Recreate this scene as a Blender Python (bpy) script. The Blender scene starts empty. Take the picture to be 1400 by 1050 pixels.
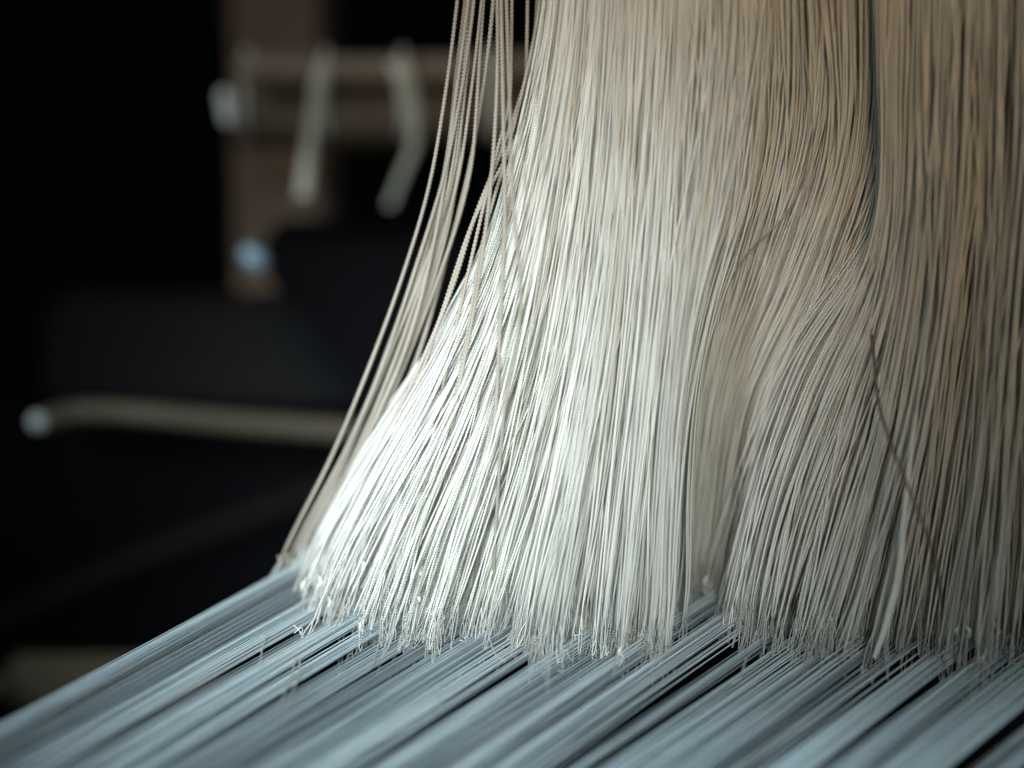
import bpy, bmesh, math, random
import numpy as np
from mathutils import Vector, Matrix

S = bpy.context.scene
C = S.collection
rng = np.random.default_rng(11)
random.seed(5)

# ------------------------------------------------------------------ camera
PITCH = math.radians(12.0)
CAM = np.array([0.0, 0.0, 1.06])           # metres; the warp sheet lies 16 cm lower
WARP_Z = CAM[2] - 0.160
cd = bpy.data.cameras.new('camera')
cam = bpy.data.objects.new('camera', cd); C.objects.link(cam)
cam.location = CAM
cam.rotation_euler = (math.pi / 2 - PITCH, 0, 0)
cd.lens = 85; cd.sensor_width = 36
cd.clip_start = 0.02; cd.clip_end = 50
cd.dof.use_dof = True
cd.dof.focus_distance = 0.509
cd.dof.aperture_fstop = 5.4
cd.dof.aperture_blades = 0
S.camera = cam

# ------------------------------------------------------------------ light
S.view_settings.view_transform = 'Standard'
S.view_settings.look = 'None'
S.view_settings.exposure = 0.0
S.view_settings.gamma = 1.0
w = bpy.data.worlds.new('World'); S.world = w; w.use_nodes = True
w.node_tree.nodes['Background'].inputs[0].default_value = (0.6, 0.95, 1.0, 1)
w.node_tree.nodes['Background'].inputs[1].default_value = 0.10
S.cycles.diffuse_bounces = 14
S.cycles.transmission_bounces = 8
S.cycles.max_bounces = 16
S.cycles.sample_clamp_indirect = 4


def lamp(name, kind, loc, target, energy, color, **kw):
    l = bpy.data.lights.new(name, kind); l.energy = energy; l.color = color
    for k, v in kw.items(): setattr(l, k, v)
    o = bpy.data.objects.new(name, l); C.objects.link(o)
    o.location = loc
    d = Vector(target) - Vector(loc)
    o.rotation_euler = d.to_track_quat('-Z', 'Y').to_euler()
    return o


# window daylight from the left, low warm room light from above right
lamp('window_light', 'SPOT', (-0.36, -0.24, 1.20), (-0.038, 0.50, 0.951), 98, (0.79, 0.91, 1.0),
     spot_size=math.radians(11.4), spot_blend=1.0, shadow_soft_size=0.06)
lamp('front_fill', 'SPOT', (-0.02, -0.34, 1.20), (-0.034, 0.50, 0.949), 78, (0.78, 0.97, 1.0),
     spot_size=math.radians(11.4), spot_blend=1.0, shadow_soft_size=0.06)  # added second spot from the front, softens shadows between the cords
lamp('warp_fill', 'SPOT', (0.12, -0.05, 1.35), (0.045, 0.375, 0.90), 19, (0.72, 0.92, 1.0), spot_size=math.radians(17), spot_blend=1.0, shadow_soft_size=0.06)  # added cool fill spot that brightens the warp sheet
lamp('room_light', 'SPOT', (0.06, -0.30, 1.40), (0.030, 0.50, 1.030), 42, (1.0, 0.74, 0.47), spot_size=math.radians(14), spot_blend=1.0, shadow_soft_size=0.10)
lamp('background_fill', 'AREA', (-0.75, 0.45, 1.55), (-0.16, 0.88, 1.0), 0.3, (0.97, 1.0, 0.96), shape='RECTANGLE', size=0.25, size_y=0.25, spread=math.radians(40))  # added weak fill for the background parts, no real source



# ------------------------------------------------------------------ helpers
F = 85 / 36 * 1400
RIGHT = np.array([1.0, 0, 0])
UP = np.array([0, math.sin(PITCH), math.cos(PITCH)])
FWD = np.array([0, math.cos(PITCH), -math.sin(PITCH)])


def rays(px, py):
    px = np.asarray(px, float); py = np.asarray(py, float)
    return ((px - 700) / F)[..., None] * RIGHT + ((525 - py) / F)[..., None] * UP + FWD


def at_depth(px, py, d):
    return CAM + rays(px, py) * np.asarray(d, float)[..., None]


def on_height(px, py, z):
    r = rays(px, py)
    return CAM + r * ((z - CAM[2]) / r[..., 2])[..., None]


def on_back(px, py, y):
    r = rays(px, py)
    return CAM + r * ((np.asarray(y, float) - CAM[1]) / r[..., 1])[..., None]


def smooth_path(pts, n):
    """Catmull-Rom through pts, resampled evenly to n points."""
    p = np.asarray(pts, float)
    p = np.vstack([2 * p[0] - p[1], p, 2 * p[-1] - p[-2]])
    out = []
    for i in range(1, len(p) - 2):
        t = np.linspace(0, 1, 16, endpoint=False)[:, None]
        a, b, c, d = p[i - 1], p[i], p[i + 1], p[i + 2]
        out.append(0.5 * (2 * b + (c - a) * t + (2 * a - 5 * b + 4 * c - d) * t ** 2 + (3 * b - a - 3 * c + d) * t ** 3))
    out.append(p[-2][None])
    q = np.vstack(out)
    s = np.concatenate([[0], np.cumsum(np.linalg.norm(np.diff(q, axis=0), axis=1))])
    u = np.linspace(0, s[-1], n)
    return np.stack([np.interp(u, s, q[:, k]) for k in range(q.shape[1])], 1)


def wander(n, amp, octaves=3):
    t = np.linspace(0, 1, n); y = np.zeros(n)
    for k in range(octaves):
        y += rng.normal() * amp / (k + 1) * np.sin(2 * math.pi * (0.45 * (k + 1) * t + rng.random()))
    return y


def resample(path, step):
    s = np.concatenate([[0], np.cumsum(np.linalg.norm(np.diff(path, axis=0), axis=1))])
    n = max(2, int(s[-1] / step) + 1)
    u = np.linspace(0, s[-1], n)
    return np.stack([np.interp(u, s, path[:, k]) for k in range(3)], 1), u


def tube(path, r, sides=6, ref=(0, 1, 0), lobe=0.0, pitch=0.001, bead=0.0006, phase=0.0, squash=1.0):
    """vertices, quads, uvs of a thread; lobe > 0 twists a two-lobed section along it."""
    n = len(path)
    t = np.gradient(path, axis=0); t /= np.linalg.norm(t, axis=1)[:, None]
    s = np.concatenate([[0], np.cumsum(np.linalg.norm(np.diff(path, axis=0), axis=1))])
    a = np.cross(t, np.asarray(ref, float)); a /= np.linalg.norm(a, axis=1)[:, None]
    b = np.cross(a, t)
    th = np.arange(sides) / sides * 2 * math.pi
    rr = np.broadcast_to(np.asarray(r, float), (n,))[:, None] * np.ones((1, sides))
    if lobe:
        rr = rr * (1 + lobe * np.cos(2 * (th[None] - (2 * math.pi * s / (2 * pitch) + phase)[:, None])))
    v = path[:, None] + rr[..., None] * (np.cos(th)[None, :, None] * a[:, None] + squash * np.sin(th)[None, :, None] * b[:, None])
    i = np.arange(n - 1)[:, None] * sides; j = np.arange(sides)[None]; k = (j + 1) % sides
    q = np.stack([i + j, i + k, i + sides + k, i + sides + j], -1).reshape(-1, 4)
    vv = s / bead + phase
    uv = np.empty((n - 1, sides, 4, 2))
    u0 = np.broadcast_to(j / sides, (n - 1, sides)); u1 = u0 + 1 / sides
    uv[:, :, 0, 0] = u0; uv[:, :, 1, 0] = u1; uv[:, :, 2, 0] = u1; uv[:, :, 3, 0] = u0
    uv[:, :, 0, 1] = uv[:, :, 1, 1] = vv[:-1, None]
    uv[:, :, 2, 1] = uv[:, :, 3, 1] = vv[1:, None]
    return v.reshape(-1, 3), q, uv.reshape(-1, 2)


def join(parts):
    vs, qs, us, o = [], [], [], 0
    for v, q, u in parts:
        vs.append(v); qs.append(q + o); us.append(u); o += len(v)
    return np.vstack(vs), np.vstack(qs), np.vstack(us)


def mesh_from(name, v, q, uv=None, smooth=True):
    m = bpy.data.meshes.new(name)
    m.vertices.add(len(v)); m.vertices.foreach_set('co', np.ascontiguousarray(v, dtype=np.float32).ravel())
    m.loops.add(q.size); m.loops.foreach_set('vertex_index', q.astype(np.int32).ravel())
    m.polygons.add(len(q))
    m.polygons.foreach_set('loop_start', (np.arange(len(q)) * 4).astype(np.int32))
    if uv is not None:
        l = m.uv_layers.new(name='UVMap'); l.data.foreach_set('uv', uv.astype(np.float32).ravel())
    if smooth: m.polygons.foreach_set('use_smooth', np.ones(len(q), bool))
    m.update(calc_edges=True)
    return m


def link(name, data, mat=None, parent=None):
    o = bpy.data.objects.new(name, data); C.objects.link(o)
    if mat is not None and data is not None: data.materials.append(mat)
    if parent is not None: o.parent = parent
    return o


def tag(o, label=None, cat=None, group=None, kind=None):
    for k, v in (('label', label), ('category', cat), ('group', group), ('kind', kind)):
        if v: o[k] = v
    return o


def thread(name, path, r, mat, parent=None, origin=None, **kw):
    """one thread as one object, its origin at its lower end."""
    v, q, u = tube(path, r, **kw)
    o0 = np.zeros(3) if parent is not None and origin is None else (path[-1] if origin is None else origin)
    o = link(name, mesh_from(name, v - o0, q, u), mat, parent)
    if parent is None: o.location = o0
    return o


# ------------------------------------------------------------------ materials
def nodes(name):
    m = bpy.data.materials.new(name); m.use_nodes = True
    nt = m.node_tree; nt.nodes.clear()
    return m, nt, nt.nodes.new('ShaderNodeOutputMaterial')


def fibre(name, c0, c1, trans=0.3, bump=True, rough=0.8, spec=0.12, lobes=2, patch=60.0, dist=0.00007):
    """twisted yarn: colour drifting along it, plies as fine relief, some light passing through."""
    m, nt, out = nodes(name); N = nt.nodes.new; L = nt.links.new
    geo = N('ShaderNodeNewGeometry')
    noi = N('ShaderNodeTexNoise'); noi.inputs['Scale'].default_value = patch; noi.inputs['Detail'].default_value = 3
    mp = N('ShaderNodeVectorMath'); mp.operation = 'MULTIPLY'; mp.inputs[1].default_value = (3.0, 3.0, 0.5)
    L(geo.outputs['Position'], mp.inputs[0]); L(mp.outputs[0], noi.inputs['Vector'])
    rnd = N('ShaderNodeMath'); rnd.operation = 'ADD'; rnd.use_clamp = True
    s2 = N('ShaderNodeMath'); s2.operation = 'MULTIPLY_ADD'; s2.inputs[1].default_value = 0.7; s2.inputs[2].default_value = -0.35
    L(geo.outputs['Random Per Island'], s2.inputs[0]); L(noi.outputs['Fac'], rnd.inputs[0]); L(s2.outputs[0], rnd.inputs[1])
    mix = N('ShaderNodeMix'); mix.data_type = 'RGBA'
    mix.inputs['A'].default_value = (*c0, 1); mix.inputs['B'].default_value = (*c1, 1)
    L(rnd.outputs[0], mix.inputs['Factor'])
    col = mix.outputs['Result']
    p = N('ShaderNodeBsdfPrincipled'); p.inputs['Roughness'].default_value = rough
    p.inputs['Specular IOR Level'].default_value = spec
    L(col, p.inputs['Base Color'])
    tr = N('ShaderNodeBsdfTranslucent'); L(col, tr.inputs['Color'])
    ms = N('ShaderNodeMixShader'); ms.inputs[0].default_value = trans
    L(p.outputs[0], ms.inputs[1]); L(tr.outputs[0], ms.inputs[2]); L(ms.outputs[0], out.inputs[0])
    if bump:
        uv = N('ShaderNodeUVMap'); sep = N('ShaderNodeSeparateXYZ'); L(uv.outputs[0], sep.inputs[0])
        a = N('ShaderNodeMath'); a.operation = 'MULTIPLY_ADD'; a.inputs[1].default_value = float(lobes)
        L(sep.outputs[0], a.inputs[0]); L(sep.outputs[1], a.inputs[2])
        b = N('ShaderNodeMath'); b.operation = 'MULTIPLY'; b.inputs[1].default_value = 2 * math.pi; L(a.outputs[0], b.inputs[0])
        c = N('ShaderNodeMath'); c.operation = 'SINE'; L(b.outputs[0], c.inputs[0])
        bp = N('ShaderNodeBump'); bp.inputs['Strength'].default_value = 1.0; bp.inputs['Distance'].default_value = dist
        L(c.outputs[0], bp.inputs['Height']); L(bp.outputs[0], p.inputs['Normal']); L(bp.outputs[0], tr.inputs['Normal'])
    return m


def solid(name, c0, c1, scale=(30, 30, 30), rough=0.5, metal=0.0, spec=0.4, bump=0.0):
    m, nt, out = nodes(name); N = nt.nodes.new; L = nt.links.new
    tc = N('ShaderNodeTexCoord'); mp = N('ShaderNodeMapping'); mp.inputs['Scale'].default_value = scale
    L(tc.outputs['Object'], mp.inputs[0])
    noi = N('ShaderNodeTexNoise'); noi.inputs['Detail'].default_value = 5; noi.inputs['Scale'].default_value = 1; L(mp.outputs[0], noi.inputs['Vector'])
    mix = N('ShaderNodeMix'); mix.data_type = 'RGBA'
    mix.inputs['A'].default_value = (*c0, 1); mix.inputs['B'].default_value = (*c1, 1); L(noi.outputs['Fac'], mix.inputs['Factor'])
    p = N('ShaderNodeBsdfPrincipled'); p.inputs['Roughness'].default_value = rough; p.inputs['Metallic'].default_value = metal
    p.inputs['Specular IOR Level'].default_value = spec
    L(mix.outputs['Result'], p.inputs['Base Color']); L(p.outputs[0], out.inputs[0])
    if bump:
        bp = N('ShaderNodeBump'); bp.inputs['Distance'].default_value = bump; L(noi.outputs['Fac'], bp.inputs['Height']); L(bp.outputs[0], p.inputs['Normal'])
    return m


M_WHITE = fibre('white_cord', (0.77, 0.735, 0.67), (0.84, 0.825, 0.785), trans=0.45)
M_CREAM = fibre('cream_cord', (0.80, 0.765, 0.69), (0.87, 0.845, 0.785), trans=0.45)
M_TAUPE = fibre('taupe_cord', (0.22, 0.19, 0.155), (0.34, 0.30, 0.255), trans=0.15, bump=False)
M_BROWN = fibre('brown_cord', (0.09, 0.07, 0.05), (0.14, 0.11, 0.08), trans=0.05)
M_LOOP = fibre('loop_thread', (0.52, 0.52, 0.48), (0.66, 0.66, 0.63), trans=0.25, bump=False)
M_WARP = fibre('warp_silk', (0.55, 0.635, 0.675), (0.73, 0.80, 0.83), trans=0.2, bump=False, rough=0.35, spec=0.5)
M_WARPD = fibre('warp_silk_grey', (0.24, 0.28, 0.31), (0.36, 0.41, 0.44), trans=0.2, bump=False, rough=0.4, spec=0.4)
M_WARPB = fibre('warp_silk_tan', (0.34, 0.30, 0.25), (0.45, 0.41, 0.35), trans=0.2, bump=False, rough=0.45, spec=0.3)
M_WOOD = solid('old_wood', (0.065, 0.043, 0.031), (0.12, 0.078, 0.056), (60, 60, 5), 0.65, spec=0.2, bump=0.002)
M_WOODD = solid('dark_wood', (0.03, 0.022, 0.017), (0.06, 0.044, 0.034), (6, 60, 60), 0.6, spec=0.2, bump=0.002)
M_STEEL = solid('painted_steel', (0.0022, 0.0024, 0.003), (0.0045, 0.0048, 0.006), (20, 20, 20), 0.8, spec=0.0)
M_NOSE_GLINT = solid('nose_glint', (0.20, 0.33, 0.45), (0.28, 0.42, 0.55), (40, 40, 40), 0.3, 0.4)  # blue highlight of the housing's end, put in as base colour
M_ROD = solid('worn_rod', (0.05, 0.042, 0.032), (0.08, 0.068, 0.052), (8, 60, 60), 0.45, spec=0.25)
M_TIP = solid('pale_metal_and_glint', (0.42, 0.47, 0.5), (0.6, 0.65, 0.67), (60, 60, 60), 0.45)  # metal of the end cap; on the rod tip a painted highlight
M_RAG = fibre('white_rag', (0.42, 0.44, 0.41), (0.62, 0.64, 0.60), trans=0.3, bump=False, rough=0.8, spec=0.1)
M_BEAM = solid('beam_wood', (0.09, 0.075, 0.055), (0.15, 0.125, 0.095), (8, 60, 60), 0.7, spec=0.15)
M_DARKROLL = solid('dark_roller_wood', (0.035, 0.026, 0.02), (0.06, 0.046, 0.036), (8, 80, 80), 0.6, spec=0.2, bump=0.002)
M_ROLL = solid('grey_wood', (0.10, 0.08, 0.066), (0.18, 0.145, 0.125), (8, 80, 80), 0.7, spec=0.15, bump=0.002)
M_BAR = solid('near_black_wood', (0.004, 0.0036, 0.0028), (0.007, 0.006, 0.0045), (40, 40, 40), 0.8, spec=0.1)  # very dark even base colour
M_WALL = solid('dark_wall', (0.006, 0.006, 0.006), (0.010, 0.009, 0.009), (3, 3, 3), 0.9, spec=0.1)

# ------------------------------------------------------------------ the dark room behind
def box(name, lo, hi, mat, parent=None, bevel=0.0, matrix=None, seg=2):
    bm = bmesh.new(); bmesh.ops.create_cube(bm, size=1)
    lo, hi = np.array(lo, float), np.array(hi, float)
    for v in bm.verts: v.co = Vector(v.co) * 1.0; v.co = Vector((v.co.x * (hi - lo)[0], v.co.y * (hi - lo)[1], v.co.z * (hi - lo)[2]))
    if bevel: bmesh.ops.bevel(bm, geom=bm.edges[:], offset=bevel, segments=seg, affect='EDGES')
    m = bpy.data.meshes.new(name); bm.to_mesh(m); bm.free()
    for p in m.polygons: p.use_smooth = bool(bevel) and False
    o = link(name, m, mat, parent)
    o.location = Vector((lo + hi) / 2)
    return o


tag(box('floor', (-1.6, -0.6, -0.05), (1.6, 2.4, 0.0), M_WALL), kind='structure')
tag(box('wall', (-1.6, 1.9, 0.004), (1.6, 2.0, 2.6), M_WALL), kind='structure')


def rod_between(name, pts, r, mat, parent=None, sides=20, n=40, cap=True):
    p = smooth_path(pts, n)
    r = r * BG
    rr = np.full(n, 1.0) * r
    if cap:      # rounded ends
        s = np.linspace(0, 1, n)
        L = np.linalg.norm(p[-1] - p[0])
        for e in (s * L, (1 - s) * L):
            k = np.clip(e / r, 0, 1); rr = np.minimum(rr, r * np.sqrt(np.clip(1 - (1 - k) ** 2, 0.02, 1)))
    v, q, u = tube(p, rr, sides=sides, ref=(0, 0, 1))
    c = p[len(p) // 2] if parent is None else np.zeros(3)
    o = link(name, mesh_from(name, v - c, q, u), mat, parent)
    if parent is None: o.location = c
    return o


YB = 0.70
BG = 1.13
def pb(px, py, y=YB): return on_back(np.array(px), np.array(py), y * BG)

# upright post
a, b = pb(303, -400, 0.84), pb(455, 470, 0.84)
tag(box('wooden_post', (a[0], 0.84 * BG, 0.004), (b[0], 0.84 * BG + 0.06, 1.60), M_WOOD, bevel=0.004), 'brown wooden upright post standing in the dark behind the roller', 'post')

# warp roller with cords wound on it
roller = link('cloth_roller', None); roller.location = pb(500, 150, 0.715)
tag(roller, 'dark wooden roller bar with a pale thinner bar lying along its top', 'roller')
inv = np.array(roller.location)
rod_between('roller_bar', [pb(308, 162, .725) - inv, pb(520, 160, .728) - inv, pb(760, 152, .735) - inv], 0.0092, M_DARKROLL, roller)
rod_between('upper_bar', [pb(325, 104, .715) - inv, pb(350, 96, .715) - inv, pb(520, 98, .722) - inv, pb(760, 92, .728) - inv], 0.0047, M_ROLL, roller)
rod_between('end_cap', [pb(306, 122, .712) - inv, pb(314, 172, .712) - inv], 0.0019, M_TIP, roller, n=14)
def strap_loop(px, wd):
    c = pb(px, 128, .725) - inv
    th = np.linspace(0, 2 * math.pi, 25)
    p = np.stack([c[0] + 0 * th, c[1] - .002 + 0.0138 * np.cos(th), c[2] + 0.0146 * np.sin(th)], 1)
    v, q, u = tube(p, wd, sides=8, ref=(1, 0, 0))
    link('binding', mesh_from('binding', v, q, u), M_RAG, roller)
for px, wd in ((340, .0008), (448, .0010), (552, .0011), (676, .0018)):
    strap_loop(px, wd)


def strip(name, pts, widths, thick, mat, label):
    """a hanging cloth strip: a thin closed ribbon with folds"""
    p = smooth_path(pts, 30); n = len(p)
    wd = np.interp(np.linspace(0, 1, n), np.linspace(0, 1, len(widths)), widths)
    v = []
    for i in range(n):
        tw = 0.35 * math.sin(3.2 * i / n + 0.4)
        d = np.array([math.cos(tw), math.sin(tw), 0]); e = np.array([-d[1], d[0], 0])
        for sx in (-1, -0.4, 0.3, 1):
            v.append(p[i] + d * sx * wd[i] * BG / 2 + e * (thick / 2 + 0.0012 * math.sin(sx * 4 + i * .2)))
        for sx in (1, 0.3, -0.4, -1):
            v.append(p[i] + d * sx * wd[i] * BG / 2 + e * (-thick / 2 + 0.0012 * math.sin(sx * 4 + i * .2)))
    v = np.array(v); i = np.arange(n - 1)[:, None] * 8; j = np.arange(8)[None]; k = (j + 1) % 8
    q = np.stack([i + j, i + k, i + 8 + k, i + 8 + j], -1).reshape(-1, 4)
    q = np.vstack([q, [[0, 1, 6, 7], [1, 2, 5, 6], [2, 3, 4, 5]], np.array([[0, 1, 6, 7], [1, 2, 5, 6], [2, 3, 4, 5]])[:, ::-1] + 8 * (n - 1)])
    o = link(name, mesh_from(name, v - p[0], q), mat); o.location = p[0]
    return tag(o, label, 'cloth strip')


strip('cloth_strip', [pb(446, 84, .698), pb(438, 110, .698), pb(428, 170, .700), pb(420, 225, .702), pb(414, 268, .702)], [.0038, .0044, .0038, .0036, .0040], .0010, M_RAG,
      'pale cloth strip hanging straight down from the roller at left')
strip('cloth_strip', [pb(540, 84, .700), pb(550, 100, .698), pb(560, 150, .700), pb(566, 195, .704), pb(552, 235, .706), pb(532, 282, .712)], [.0058, .0054, .0042, .0028, .0022, .0022], .0010, M_RAG,
      'wrinkled cloth strip hanging bent from the roller beside the cords')

# sloping steel housing with a nose whose blue highlight is in its colour
def prism(name, poly, y0, y1, mat, parent=None, bevel=0.002):
    bm = bmesh.new()
    vs = [bm.verts.new(pb(x, y, y0)) for x, y in poly]
    f = bm.faces.new(vs)
    r = bmesh.ops.extrude_face_region(bm, geom=[f])
    for g in r['geom']:
        if isinstance(g, bmesh.types.BMVert): g.co.y += (y1 - y0)
    bmesh.ops.recalc_face_normals(bm, faces=bm.faces[:])
    bmesh.ops.bevel(bm, geom=bm.edges[:], offset=bevel, segments=2, affect='EDGES')
    c = sum((v.co for v in bm.verts), Vector()) / len(bm.verts)
    if parent is None:
        for v in bm.verts: v.co -= c
    else:
        for v in bm.verts: v.co -= parent.location
    m = bpy.data.meshes.new(name); bm.to_mesh(m); bm.free()
    o = link(name, m, mat, parent)
    if parent is None: o.location = c
    return o


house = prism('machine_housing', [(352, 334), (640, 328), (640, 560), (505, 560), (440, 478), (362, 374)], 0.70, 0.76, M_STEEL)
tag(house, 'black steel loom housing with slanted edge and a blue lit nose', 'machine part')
nz = link('nose', None)
bpy.data.objects.remove(nz)
o = rod_between('nose', [pb(336, 343, .697) - np.array(house.location), pb(346, 352, .694) - np.array(house.location), pb(360, 366, .697) - np.array(house.location)], 0.0032, M_NOSE_GLINT, house, n=14)

tag(prism('loom_shelf', [(60, 425), (640, 418), (640, 560), (60, 548)], 0.78, 0.82, solid('shelf_steel', (0.007, 0.007, 0.0076), (0.012, 0.012, 0.013), (10, 10, 10), 0.8, spec=0.0)),
    'dark grey loom board lying level behind the pale rod', 'board')

tag(prism('shade_sheet', [(-60, 556), (640, 566), (640, 1150), (-60, 1150)], 0.80, 0.82, M_STEEL), 'added black sheet standing in for deep shade under the loom board', 'panel')  # black sheet added for the darkness here, also hides the post

rodo = link('guide_rod', None); rodo.location = pb(250, 575, .655)
tag(rodo, 'pale round rod with bright tip sticking out level to the left', 'rod')
i0 = np.array(rodo.location)
rod_between('shaft', [pb(48, 578, .650) - i0, pb(110, 563, .655) - i0, pb(200, 566, .655) - i0, pb(330, 578, .662) - i0, pb(520, 592, .675) - i0], 0.0030, M_ROD, rodo, n=60)
rod_between('tip', [pb(40, 577, .648) - i0, pb(64, 577, .648) - i0], 0.0024, M_TIP, rodo, n=14)  # white highlight at the rod's end, modelled as a pale piece

tag(rod_between('tie_bar', [pb(-60, 880, .70), pb(180, 770, 0.73), pb(520, 640, 0.76)], 0.0034, M_BAR), 'dark slanting bar barely visible below the pale rod', 'bar')

bb = link('lower_beam', None); bb.location = pb(90, 930, .66)
tag(bb, 'dark wooden beam end low behind the edge of the warp', 'beam')
i1 = np.array(bb.location)
lo, hi = pb(8, 972, .66) - i1, pb(300, 905, .66) - i1
x = box('timber', (lo[0], 0.0, lo[2]), (hi[0], 0.010, hi[2]), M_BEAM, bb, bevel=.003)
rod_between('end_plug', [pb(-2, 925, .655) - i1, pb(0, 958, .655) - i1], 0.0038, M_ROD, bb, n=14)

# dark beam under the warp sheet, seen through its gaps
tag(box('under_beam', (-0.30, 0.50, 0.66), (0.60, 0.66, 0.80), M_WOODD, bevel=.006), 'brown wooden beam under the warp seen through thread gaps', 'beam')

# ------------------------------------------------------------------ hanging cords
K = 44
def guides(gs): return np.stack([smooth_path(g, K) for g in gs])

G_MAIN = guides([
    [(752, -80), (738, 40), (706, 190), (660, 340), (592, 480), (510, 610), (445, 720), (398, 818)],
    [(785, -80), (775, 60), (748, 220), (705, 400), (650, 560), (590, 700), (540, 842)],
    [(835, -80), (826, 60), (808, 240), (775, 440), (735, 620), (695, 760), (670, 850)],
    [(885, -80), (880, 60), (868, 250), (850, 450), (825, 640), (805, 780), (795, 860)],
    [(945, -80), (940, 60), (925, 250), (905, 450), (890, 640), (880, 780), (872, 864)],
    [(1045, -80), (1038, 100), (1015, 260), (968, 400), (940, 520), (928, 650), (925, 765), (915, 836)]])
G_MID = guides([
    [(1040, -80), (1040, 60), (1040, 200), (1020, 300), (990, 400), (965, 500), (950, 640), (940, 780)],
    [(1102, -80), (1106, 60), (1112, 165), (1096, 240), (1048, 318), (1005, 390), (977, 480), (958, 600), (950, 720), (945, 790)]])
G_FAR = guides([
    [(1000, -80), (1000, 200), (955, 400), (925, 600), (915, 800)],
    [(1110, -80), (1108, 170), (1050, 360), (985, 540), (955, 800)],
    [(1185, -80), (1182, 180), (1125, 370), (1030, 560), (985, 800)],
    [(1290, -80), (1285, 200), (1235, 380), (1140, 560), (1045, 812)]])
G_RIGHT = guides([
    [(1196, -80), (1199, 60), (1201, 200), (1188, 300), (1140, 378), (1085, 452), (1035, 560), (1000, 650), (972, 740), (955, 806)],
    [(1215, -80), (1212, 100), (1210, 260), (1180, 400), (1120, 540), (1070, 680), (1030, 850)],
    [(1260, -80), (1258, 120), (1250, 320), (1220, 500), (1180, 650), (1140, 780), (1110, 864)],
    [(1330, -80), (1325, 200), (1310, 400), (1285, 600), (1255, 760), (1235, 874)],
    [(1420, -80), (1415, 200), (1400, 450), (1385, 650), (1370, 800), (1360, 876)],
    [(1520, -80), (1515, 300), (1500, 600), (1490, 885)],
    [(1640, -80), (1635, 300), (1620, 600), (1610, 885)]])
G_OUTER = guides([
    [(634, -80), (624, 20), (608, 140), (586, 260), (550, 380), (506, 500), (456, 620), (406, 720), (374, 788)],
    [(668, -80), (665, 0), (652, 140), (640, 240), (612, 350), (572, 470), (528, 570), (474, 680), (420, 785)]])


def pick(G, u):
    """guide at parameters u(t) (one per row)"""
    n = len(G) - 1
    x = np.clip(u, 0, 1) * n; i = np.minimum(x.astype(int), n - 1); f = (x - i)[:, None]
    k = np.arange(K)
    return G[i, k] * (1 - f) + G[i + 1, k] * f


WARP_DIR = np.array([math.sin(math.radians(29)), math.cos(math.radians(29)), 0.0])
TT = np.linspace(0, 1, K)


def hang(px, back=0.0, lean=0.0, bottom_jit=0.0, dy=0.0):
    """pixel guide -> world path: it ends on the warp and rises in its own upright plane; back = metres further along the warp"""
    b = on_height(px[-1, 0], px[-1, 1], WARP_Z)
    y = b[1] + lean * (1 - TT) + dy
    p = on_back(px[:, 0], px[:, 1], y)
    p = p + WARP_DIR * back
    p[:, 2] += bottom_jit * TT ** 3
    return p


def lean_of(px):
    """all cords come from one gathered sheet above: how far this one leans towards it"""
    top = np.interp(px[0, 0], [740, 940, 1040, 1190, 1300, 1500], [.506, .493, .490, .490, .481, .471])
    return top - on_height(px[-1, 0], px[-1, 1], WARP_Z)[1]


def cords(G, n, clumps, back, jit, wob, u0=0.0, u1=1.0, pull=0.75, power=1.0, yjit=6):
    """n cord paths spread over guides G, drawn together in clumps with their own bows"""
    cu = np.sort(u0 + (u1 - u0) * (np.arange(clumps) + rng.random(clumps)) / clumps)
    cb = [wander(K, wob * 1.0) for _ in range(clumps)]
    cdp = rng.normal(size=clumps) * jit
    cen = rng.random(clumps)
    cy = rng.normal(size=clumps) * yjit * 0.8
    out = []
    for i in range(n):
        u = u0 + (u1 - u0) * ((i + rng.random()) / n) ** power
        c = int(np.argmin(abs(cu - u)))
        k = pull * rng.random() ** 0.6 * np.exp(-((TT - cen[c]) / 0.40) ** 2)
        k = k * (1 - TT ** 4)
        uu = u + (cu[c] - u) * k + cb[c] * (1 - TT ** 3) / 1.5 + wander(K, wob * 0.9) * (1 - TT ** 5)
        uu = np.where(uu < 0, -uu * .3, uu); uu = np.where(uu > 1, 2 - uu, uu)
        px = pick(G, uu)
        px[:, 1] += (rng.normal() * yjit + cy[c]) * TT
        p = hang(px, back + cdp[c] + rng.normal() * jit * 0.5, lean_of(px), 0)
        px2 = rng.normal() * 0.0006
        p[:, 0] += wander(K, 0.0004) * (1 - TT ** 8)
        out.append((u, p))
    return out


R_CORD = 0.00023
n_cord = [0]


def taper(path):
    s = np.concatenate([[0], np.cumsum(np.linalg.norm(np.diff(path, axis=0), axis=1))])
    return np.interp(s[-1] - s, [0, .0045], [.45, 1])


def foot(p):
    """cut a cord a few millimetres over the warp; a thin double thread runs on from its end, through the warp"""
    h = abs(rng.normal() * 0.0048) + 0.0006
    L = rng.uniform(0.0015, 0.005) if rng.random() < .95 else rng.uniform(.007, .014)
    n = max(3, int(np.searchsorted(-(p[:, 2] - WARP_Z - h), 0)))
    q = p[:n]
    e = q[-1]; d = q[-1] - q[-3]; d /= np.linalg.norm(d)
    end = e + d * (h + L) * np.array([.6, .6, 1]) + np.array([rng.normal() * .0008, rng.normal() * .0008, 0])
    w_ = rng.uniform(0.0002, 0.0006)
    t = np.linspace(0, 1, 10)
    lp = []
    for sg in (-1, 1):
        x = e + (end - e) * t[:, None]
        x[:, 0] += sg * w_ * np.sin(t * math.pi * .97)
        lp.append(x)
    return q, lp


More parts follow.
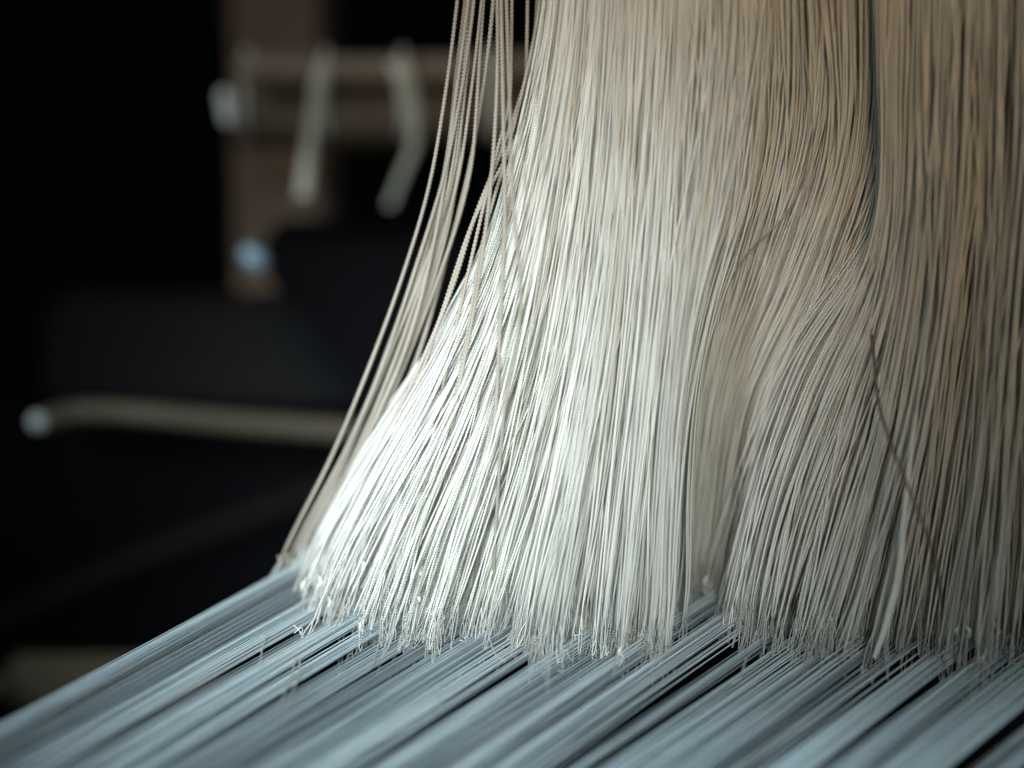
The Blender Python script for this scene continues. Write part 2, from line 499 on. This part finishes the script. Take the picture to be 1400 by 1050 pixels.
def cord_object(p, mat, label, group, r=R_CORD, hero=False, loops=True, bead=0.00058, knot=True):
    if loops: p, lp = foot(p)
    path, _ = resample(p, 0.00022 if hero else 0.0028)
    o = thread('heddle_cord', path, r * rng.uniform(0.85, 1.15) * taper(path), mat, sides=8 if hero else 6, ref=(0, 1, 0),
               lobe=0.34 if hero else 0.0, pitch=0.00088 if hero else bead, bead=bead, phase=rng.random() * 6)
    tag(o, label, 'cord', group)
    b = p[-1]
    if loops:
        v, q, u = join([tube(x - b, 0.00013, sides=4) for x in lp])
        link('loop', mesh_from('loop', v, q, u), M_LOOP, o)
    if knot and rng.random() < .3:
        rr = rng.uniform(0.00030, 0.0005)
        t = np.linspace(0, 1, 8)
        kp = np.stack([0.0004 * np.sin(t * 6 + rng.random() * 6), 0.0004 * np.cos(t * 6), 0.0016 - 0.0032 * t], 1)
        v, q, u = tube(kp, rr * np.sqrt(np.clip(1 - (2 * t - 1) ** 2, 0.03, 1)) * (1 + 0.25 * np.sin(t * 17 + rng.random() * 6)), sides=7, lobe=.15, pitch=.001)
        link('knot', mesh_from('knot', v, q, u), mat, o)
    n_cord[0] += 1
    return o


# --- outer taupe bunch (twist modelled: it stands against the dark)
GO = 'taupe cords of the loose outer bunch'
for i, u in enumerate(np.concatenate([[0.0], np.sort(rng.random(11)) * .95 + .05])):
    uu = np.clip(u + (rng.random() * .9 - u) * (1 - TT) + wander(K, 0.16, 4) * (1 - TT ** 4), 0, 1) if i else np.clip(wander(K, .02), 0, 1)
    p = hang(pick(G_OUTER, uu), rng.normal() * 0.0012 + (0.003 if i else 0), -0.034)
    cord_object(p, M_TAUPE, 'outermost taupe twisted cord, alone against the dark, far left edge of the curtain' if i == 0 else
                'taupe twisted cord in the loose outer bunch against the dark at left', None if i == 0 else GO, r=0.00039, hero=True)

# --- taupe cords from the second small bunch
GT = 'taupe cords dangling straight over the white'
for pts in ([(722, -80), (720, 60), (716, 150), (700, 200), (668, 260), (640, 320), (600, 440), (560, 560), (520, 680), (490, 800)],
            [(738, -80), (730, 60), (706, 150), (680, 220), (648, 300), (616, 400), (565, 520), (500, 650), (440, 800)],
            [(700, -80), (699, 60), (696, 140), (676, 220), (650, 330), (625, 440), (600, 560), (578, 700), (572, 812)],
            [(746, -80), (734, 30), (708, 150), (690, 220), (660, 330), (640, 450), (620, 560), (604, 690), (596, 826)]):
    p = hang(smooth_path(pts, K), 0.0, 0.0, dy=-0.022 * np.sin(TT * math.pi * .92))
    cord_object(p, M_TAUPE, 'taupe twisted cord leaving the small bunch and slanting over the white curtain', 'taupe cords slanting over the white', r=0.00037, hero=True)
for pts in ([(684, -80), (686, 60), (688, 170), (690, 300), (684, 440), (677, 570), (660, 690), (648, 830)],
            [(690, -80), (694, 60), (697, 150), (700, 260), (712, 420), (690, 560), (680, 690), (672, 846)],
            [(678, -80), (680, 80), (672, 240), (652, 400), (626, 540), (606, 680), (590, 820)]):
    p = hang(smooth_path(pts, K), 0.0, 0.0, dy=-0.030 * np.sin(TT * math.pi * .92))
    cord_object(p, M_TAUPE, 'taupe twisted cord dangling almost straight down in front of the white curtain', GT, r=0.00037, hero=True)

# --- main white curtain: front cords one by one
front = cords(G_MAIN, 146, 34, 0.0, 0.0009, 0.022, yjit=19)
for u, p in front:
    z = int(np.searchsorted([.10, .22, .34, .46, .58, .70, .82, .92], u))
    lab = ['bright white cord at the left rim of the white curtain, flaring out furthest', 'bright white cord flaring left just inside the curtain\'s left rim',
           'bright white cord flaring left behind the dangling taupe cords', 'white cord leaning slightly left in the brightest part of the curtain',
           'white cord hanging left of centre in the left curtain half', 'white cord hanging nearly straight at the centre of the left curtain half',
           'off white cord hanging straight right of centre in the left curtain half', 'off white tan topped cord a little left of the cream opening',
           'off white tan topped cord bordering the cream opening on its left'][z]
    g = ['white cords at the left rim', 'white cords inside the left rim', 'white cords behind the dangling taupe ones', 'white cords of the brightest part',
         'white cords left of centre', 'white cords at the centre', 'white cords right of centre', 'cords a little left of the opening', 'cords bordering the opening'][z]
    cord_object(p, M_WHITE, lab, g)
for u, p in cords(G_MID, 22, 6, 0.003, 0.002, 0.06, yjit=6):
    cord_object(p, M_CREAM, 'cream cord curving from upper right into the pale opening of the curtain', 'cream cords curving into the opening', r=R_CORD)
p = hang(smooth_path([(1096, -80), (1101, 30), (1109, 120), (1114, 185), (1104, 245), (1070, 300), (1025, 345), (985, 420), (962, 540), (950, 700), (946, 800)], K), -0.001, -0.045)
cord_object(p, M_TAUPE, 'thin darker thread bowing out across the pale opening near the top', None, r=0.00016, loops=False, knot=False)

# --- right curtain, front cords
right_front = cords(G_RIGHT, 92, 22, 0.0, 0.0010, 0.020, yjit=19, power=1.25)
for u, p in right_front:
    z = int(np.searchsorted([.07, .17, .30, .42, .55, .68], u))
    lab = ['white cord sweeping left along the right rim of the cream opening', 'grey white cord sweeping left just right of the cream opening',
           'grey white cord slanting left between the opening and the dark brown cord', 'dim grey cord hanging behind the slanting dark brown cord',
           'dim brownish cord hanging just right of the dark brown cord', 'dark shaded cord near the right edge of the picture',
           'darkest shaded cord at the very right of the curtain'][z]
    g = ['cords on the right rim of the opening', 'cords right of the opening', 'cords between opening and brown cord', 'cords behind the brown cord',
         'cords right of the brown cord', 'cords near the right edge', 'cords at the very right'][z]
    cord_object(p, M_WHITE, lab, g)

# --- the few cords that stand out
p = hang(smooth_path([(1200, -80), (1192, 200), (1188, 380), (1194, 480), (1203, 560), (1231, 640), (1256, 702), (1278, 762), (1289, 830)], K), 0)
p = on_back(*smooth_path([(1200, -80), (1192, 200), (1188, 380), (1194, 480), (1203, 560), (1231, 640), (1256, 702), (1278, 762), (1289, 830)], K).T, np.interp(TT, [0, .5, .62, .76, .9, 1], [.525, .502, .478, .457, .450, .460]))
cord_object(p, M_BROWN, 'dark brown cord slanting across the shaded right curtain', None, r=0.00031, loops=False, hero=True)
p = hang(smooth_path([(1262, 560), (1252, 640), (1246, 700), (1238, 780), (1220, 850), (1205, 892)], K), -0.004, dy=-0.012)
o = thread('loose_tape', resample(p, .003)[0], np.interp(np.linspace(0, 1, len(resample(p, .003)[0])), [0, .4, .8, 1], [.0003, .0006, .0008, .0005]), M_WHITE, squash=.4, sides=8)
tag(o, 'flat cream tape end hanging over the dark brown cord at right', 'tape')
for pts in ([(404, 900), (398, 925), (388, 950), (379, 974)], [(410, 902), (408, 925), (398, 950), (390, 972)], [(520, 872), (512, 900), (505, 915)], [(364, 868), (358, 890), (356, 912)],
            [(668, 868), (676, 892), (690, 905)], [(598, 935), (602, 955), (600, 976)], [(846, 880), (842, 905), (838, 925)], [(1020, 900), (1012, 925), (1000, 935)]):
    q_ = smooth_path(pts, 16)
    p = on_height(q_[:, 0], q_[:, 1], WARP_Z + 0.003)
    tag(thread('loose_thread_end', p, 0.00015, M_LOOP, sides=5), 'loose pale thread end lying over the warp below the curtain foot', 'thread', 'loose thread ends on the warp')

# --- everything behind the front cords: one dense mass
mass = []
def add_mass(cs, r=R_CORD):
    for u, p in cs:
        p, lp = foot(p)
        path, _ = resample(p, 0.0036)
        mass.append(tube(path, r * rng.uniform(.85, 1.15) * taper(path), sides=4, bead=0.00058, phase=rng.random() * 6))
        if rng.random() < .75: mass.extend(tube(x, .00013, sides=3) for x in lp)
for k in range(6):
    add_mass(cords(G_MAIN, 290 if k == 0 else 330, 30 + k, 0.0012 * k, 0.0010, 0.024, u0=0.02 if k > 1 else 0.0, yjit=19))
for k in range(6):
    add_mass(cords(G_RIGHT, 190 if k == 0 else 230, 24 + k, 0.0012 * k, 0.0012, 0.022, u0=.03, yjit=19))
curls = []
for u, p in front + right_front:
    if rng.random() < .6:
        c0 = p[-1] + np.array([rng.normal() * .0012, rng.normal() * .0012, abs(rng.normal()) * .0022 + .0004])
        q_ = c0 + np.cumsum(rng.normal(size=(5, 3)) * np.array([.0006, .0005, .0012]), axis=0)
        curls.append(tube(smooth_path(q_, 12), rng.uniform(.00008, .00014), sides=4, ref=(.3, .4, .8)))
v, q, u = join(curls)
tag(link('thread_tangle', mesh_from('thread_tangle', v, q, u), M_LOOP), 'fine tangled white loops along the foot of the curtain', 'tangle', kind='stuff')
v, q, u = join(mass)
tag(link('cord_mass', mesh_from('cord_mass', v, q, u), M_WHITE), 'dense mass of white cords packed behind the front ones', 'cords', kind='stuff')
mass = []
for k in range(2):
    add_mass([(u, p - np.array([0.0075, 0, 0]) * np.sin(TT * math.pi)[:, None]) for u, p in cords(G_MAIN, 16, 6, 0.045 + .004 * k, 0.002, 0.02, u0=0.0, u1=.14)])
v, q, u = join(mass)
tag(link('rear_thread_mass', mesh_from('rear_thread_mass', v, q, u), M_WARPD), 'blurred blue grey threads glimpsed behind the curtain\'s left rim', 'threads', kind='stuff')
mass = []
for k in range(4):
    add_mass(cords(G_FAR, 250, 26, 0.0035 + 0.0025 * k, 0.0015, 0.03, yjit=5), r=R_CORD)
v, q, u = join(mass)
tag(link('rear_cord_mass', mesh_from('rear_cord_mass', v, q, u), M_CREAM), 'blurred cream cords packed deep inside the curtain opening', 'cords', kind='stuff')

# ------------------------------------------------------------------ warp sheet
def warp_path(s, dz):
    qx, qy = 366 + 1034 * s, 793 + 102 * s
    m = 0.54 + 0.235 * s
    y0, y1 = 1130, qy - 170
    xs = np.array([qx - (y0 - qy) / m, qx, qx + (qy - y1) / m]); ys = np.array([y0, qy, y1])
    p = on_height(xs, ys, WARP_Z)
    a = np.linspace(0, 1, 14)[:, None]
    e0, e1 = p[0], p[2]
    out = e0 + (e1 - e0) * a
    out[:, 2] += dz * np.sin(a[:, 0] * math.pi) + rng.normal() * 0.0004
    return out


nb = 84
edges = np.sort(np.concatenate([[0.0], rng.random(nb - 1) * 1.40, [1.40]]))
threads = []
for bnd in range(nb):
    a, b = edges[bnd], edges[bnd + 1]
    wdt = b - a
    gap = min(0.018, wdt * .50) * (0.35 if a < .3 else (0.7 if a < .55 else 1.7)) * rng.uniform(.05, 1.0)
    lift = rng.normal() * 0.0010
    mat = rng.choice(3, p=[.72, .28, 0])
    cnt = max(2, int((wdt - gap) / 1.40 * 1700))
    for i in range(cnt):
        s = a + (wdt - gap) * (i + rng.random()) / cnt
        m_ = mat if rng.random() < .75 else rng.choice(3, p=[.58, .30, .12])
        threads.append((s, lift + rng.normal() * 0.0006, m_))
ZCUT = [0.06, 0.2, 0.35, 0.5, 0.65, 0.82, 0.98]
ZONES = ['at the outer left edge of the sheet', 'just inside the sheet\'s left edge', 'left of the broad middle, under the flaring cords',
         'left of centre, under the brightest cords', 'at the centre, under the middle cords', 'just left of the foot of the cream opening',
         'under the foot of the cords right of the opening', 'at the right end, under the shaded cords']
WM = [M_WARP, M_WARPD, M_WARPB]
order = rng.permutation(len(threads))
vis = [i for i in order if threads[i][0] < 1.15]
single = set(vis[:290])
rest = [[], [], []]
for i, (s, dz, m_) in enumerate(threads):
    p = warp_path(s, dz)
    r = rng.uniform(0.00009, 0.00016)
    if i in single:
        o = thread('warp_thread', p, r, WM[m_], sides=5, ref=(0, 0, 1), origin=p[0])
        side = ZONES[int(np.searchsorted(ZCUT, s))]
        tone = ('pale blue', 'slate grey', 'tan')[m_]
        tag(o, f'{tone} warp thread {side}', 'thread', f'{tone} warp threads {side}')
    else:
        rest[m_].append(tube(p, r, sides=5, ref=(0, 0, 1)))
root = None
parts = [join(x) for x in rest if x]
v, q, u = join(parts)
me = mesh_from('warp_sheet', v, q, u)
for m_ in WM: me.materials.append(m_)
idx = np.concatenate([np.full(len(x[1]), k) for k, x in enumerate(parts)]).astype(np.int32)
me.polygons.foreach_set('material_index', idx)
o = link('warp_sheet', me)
tag(o, 'sheet of fine blue grey warp threads filling in between the others', 'threads', kind='stuff')
print('CORDS', n_cord[0], 'WARP', len(threads), 'TRIS', sum(len(o.data.polygons) * 2 for o in S.objects if o.type == 'MESH'))
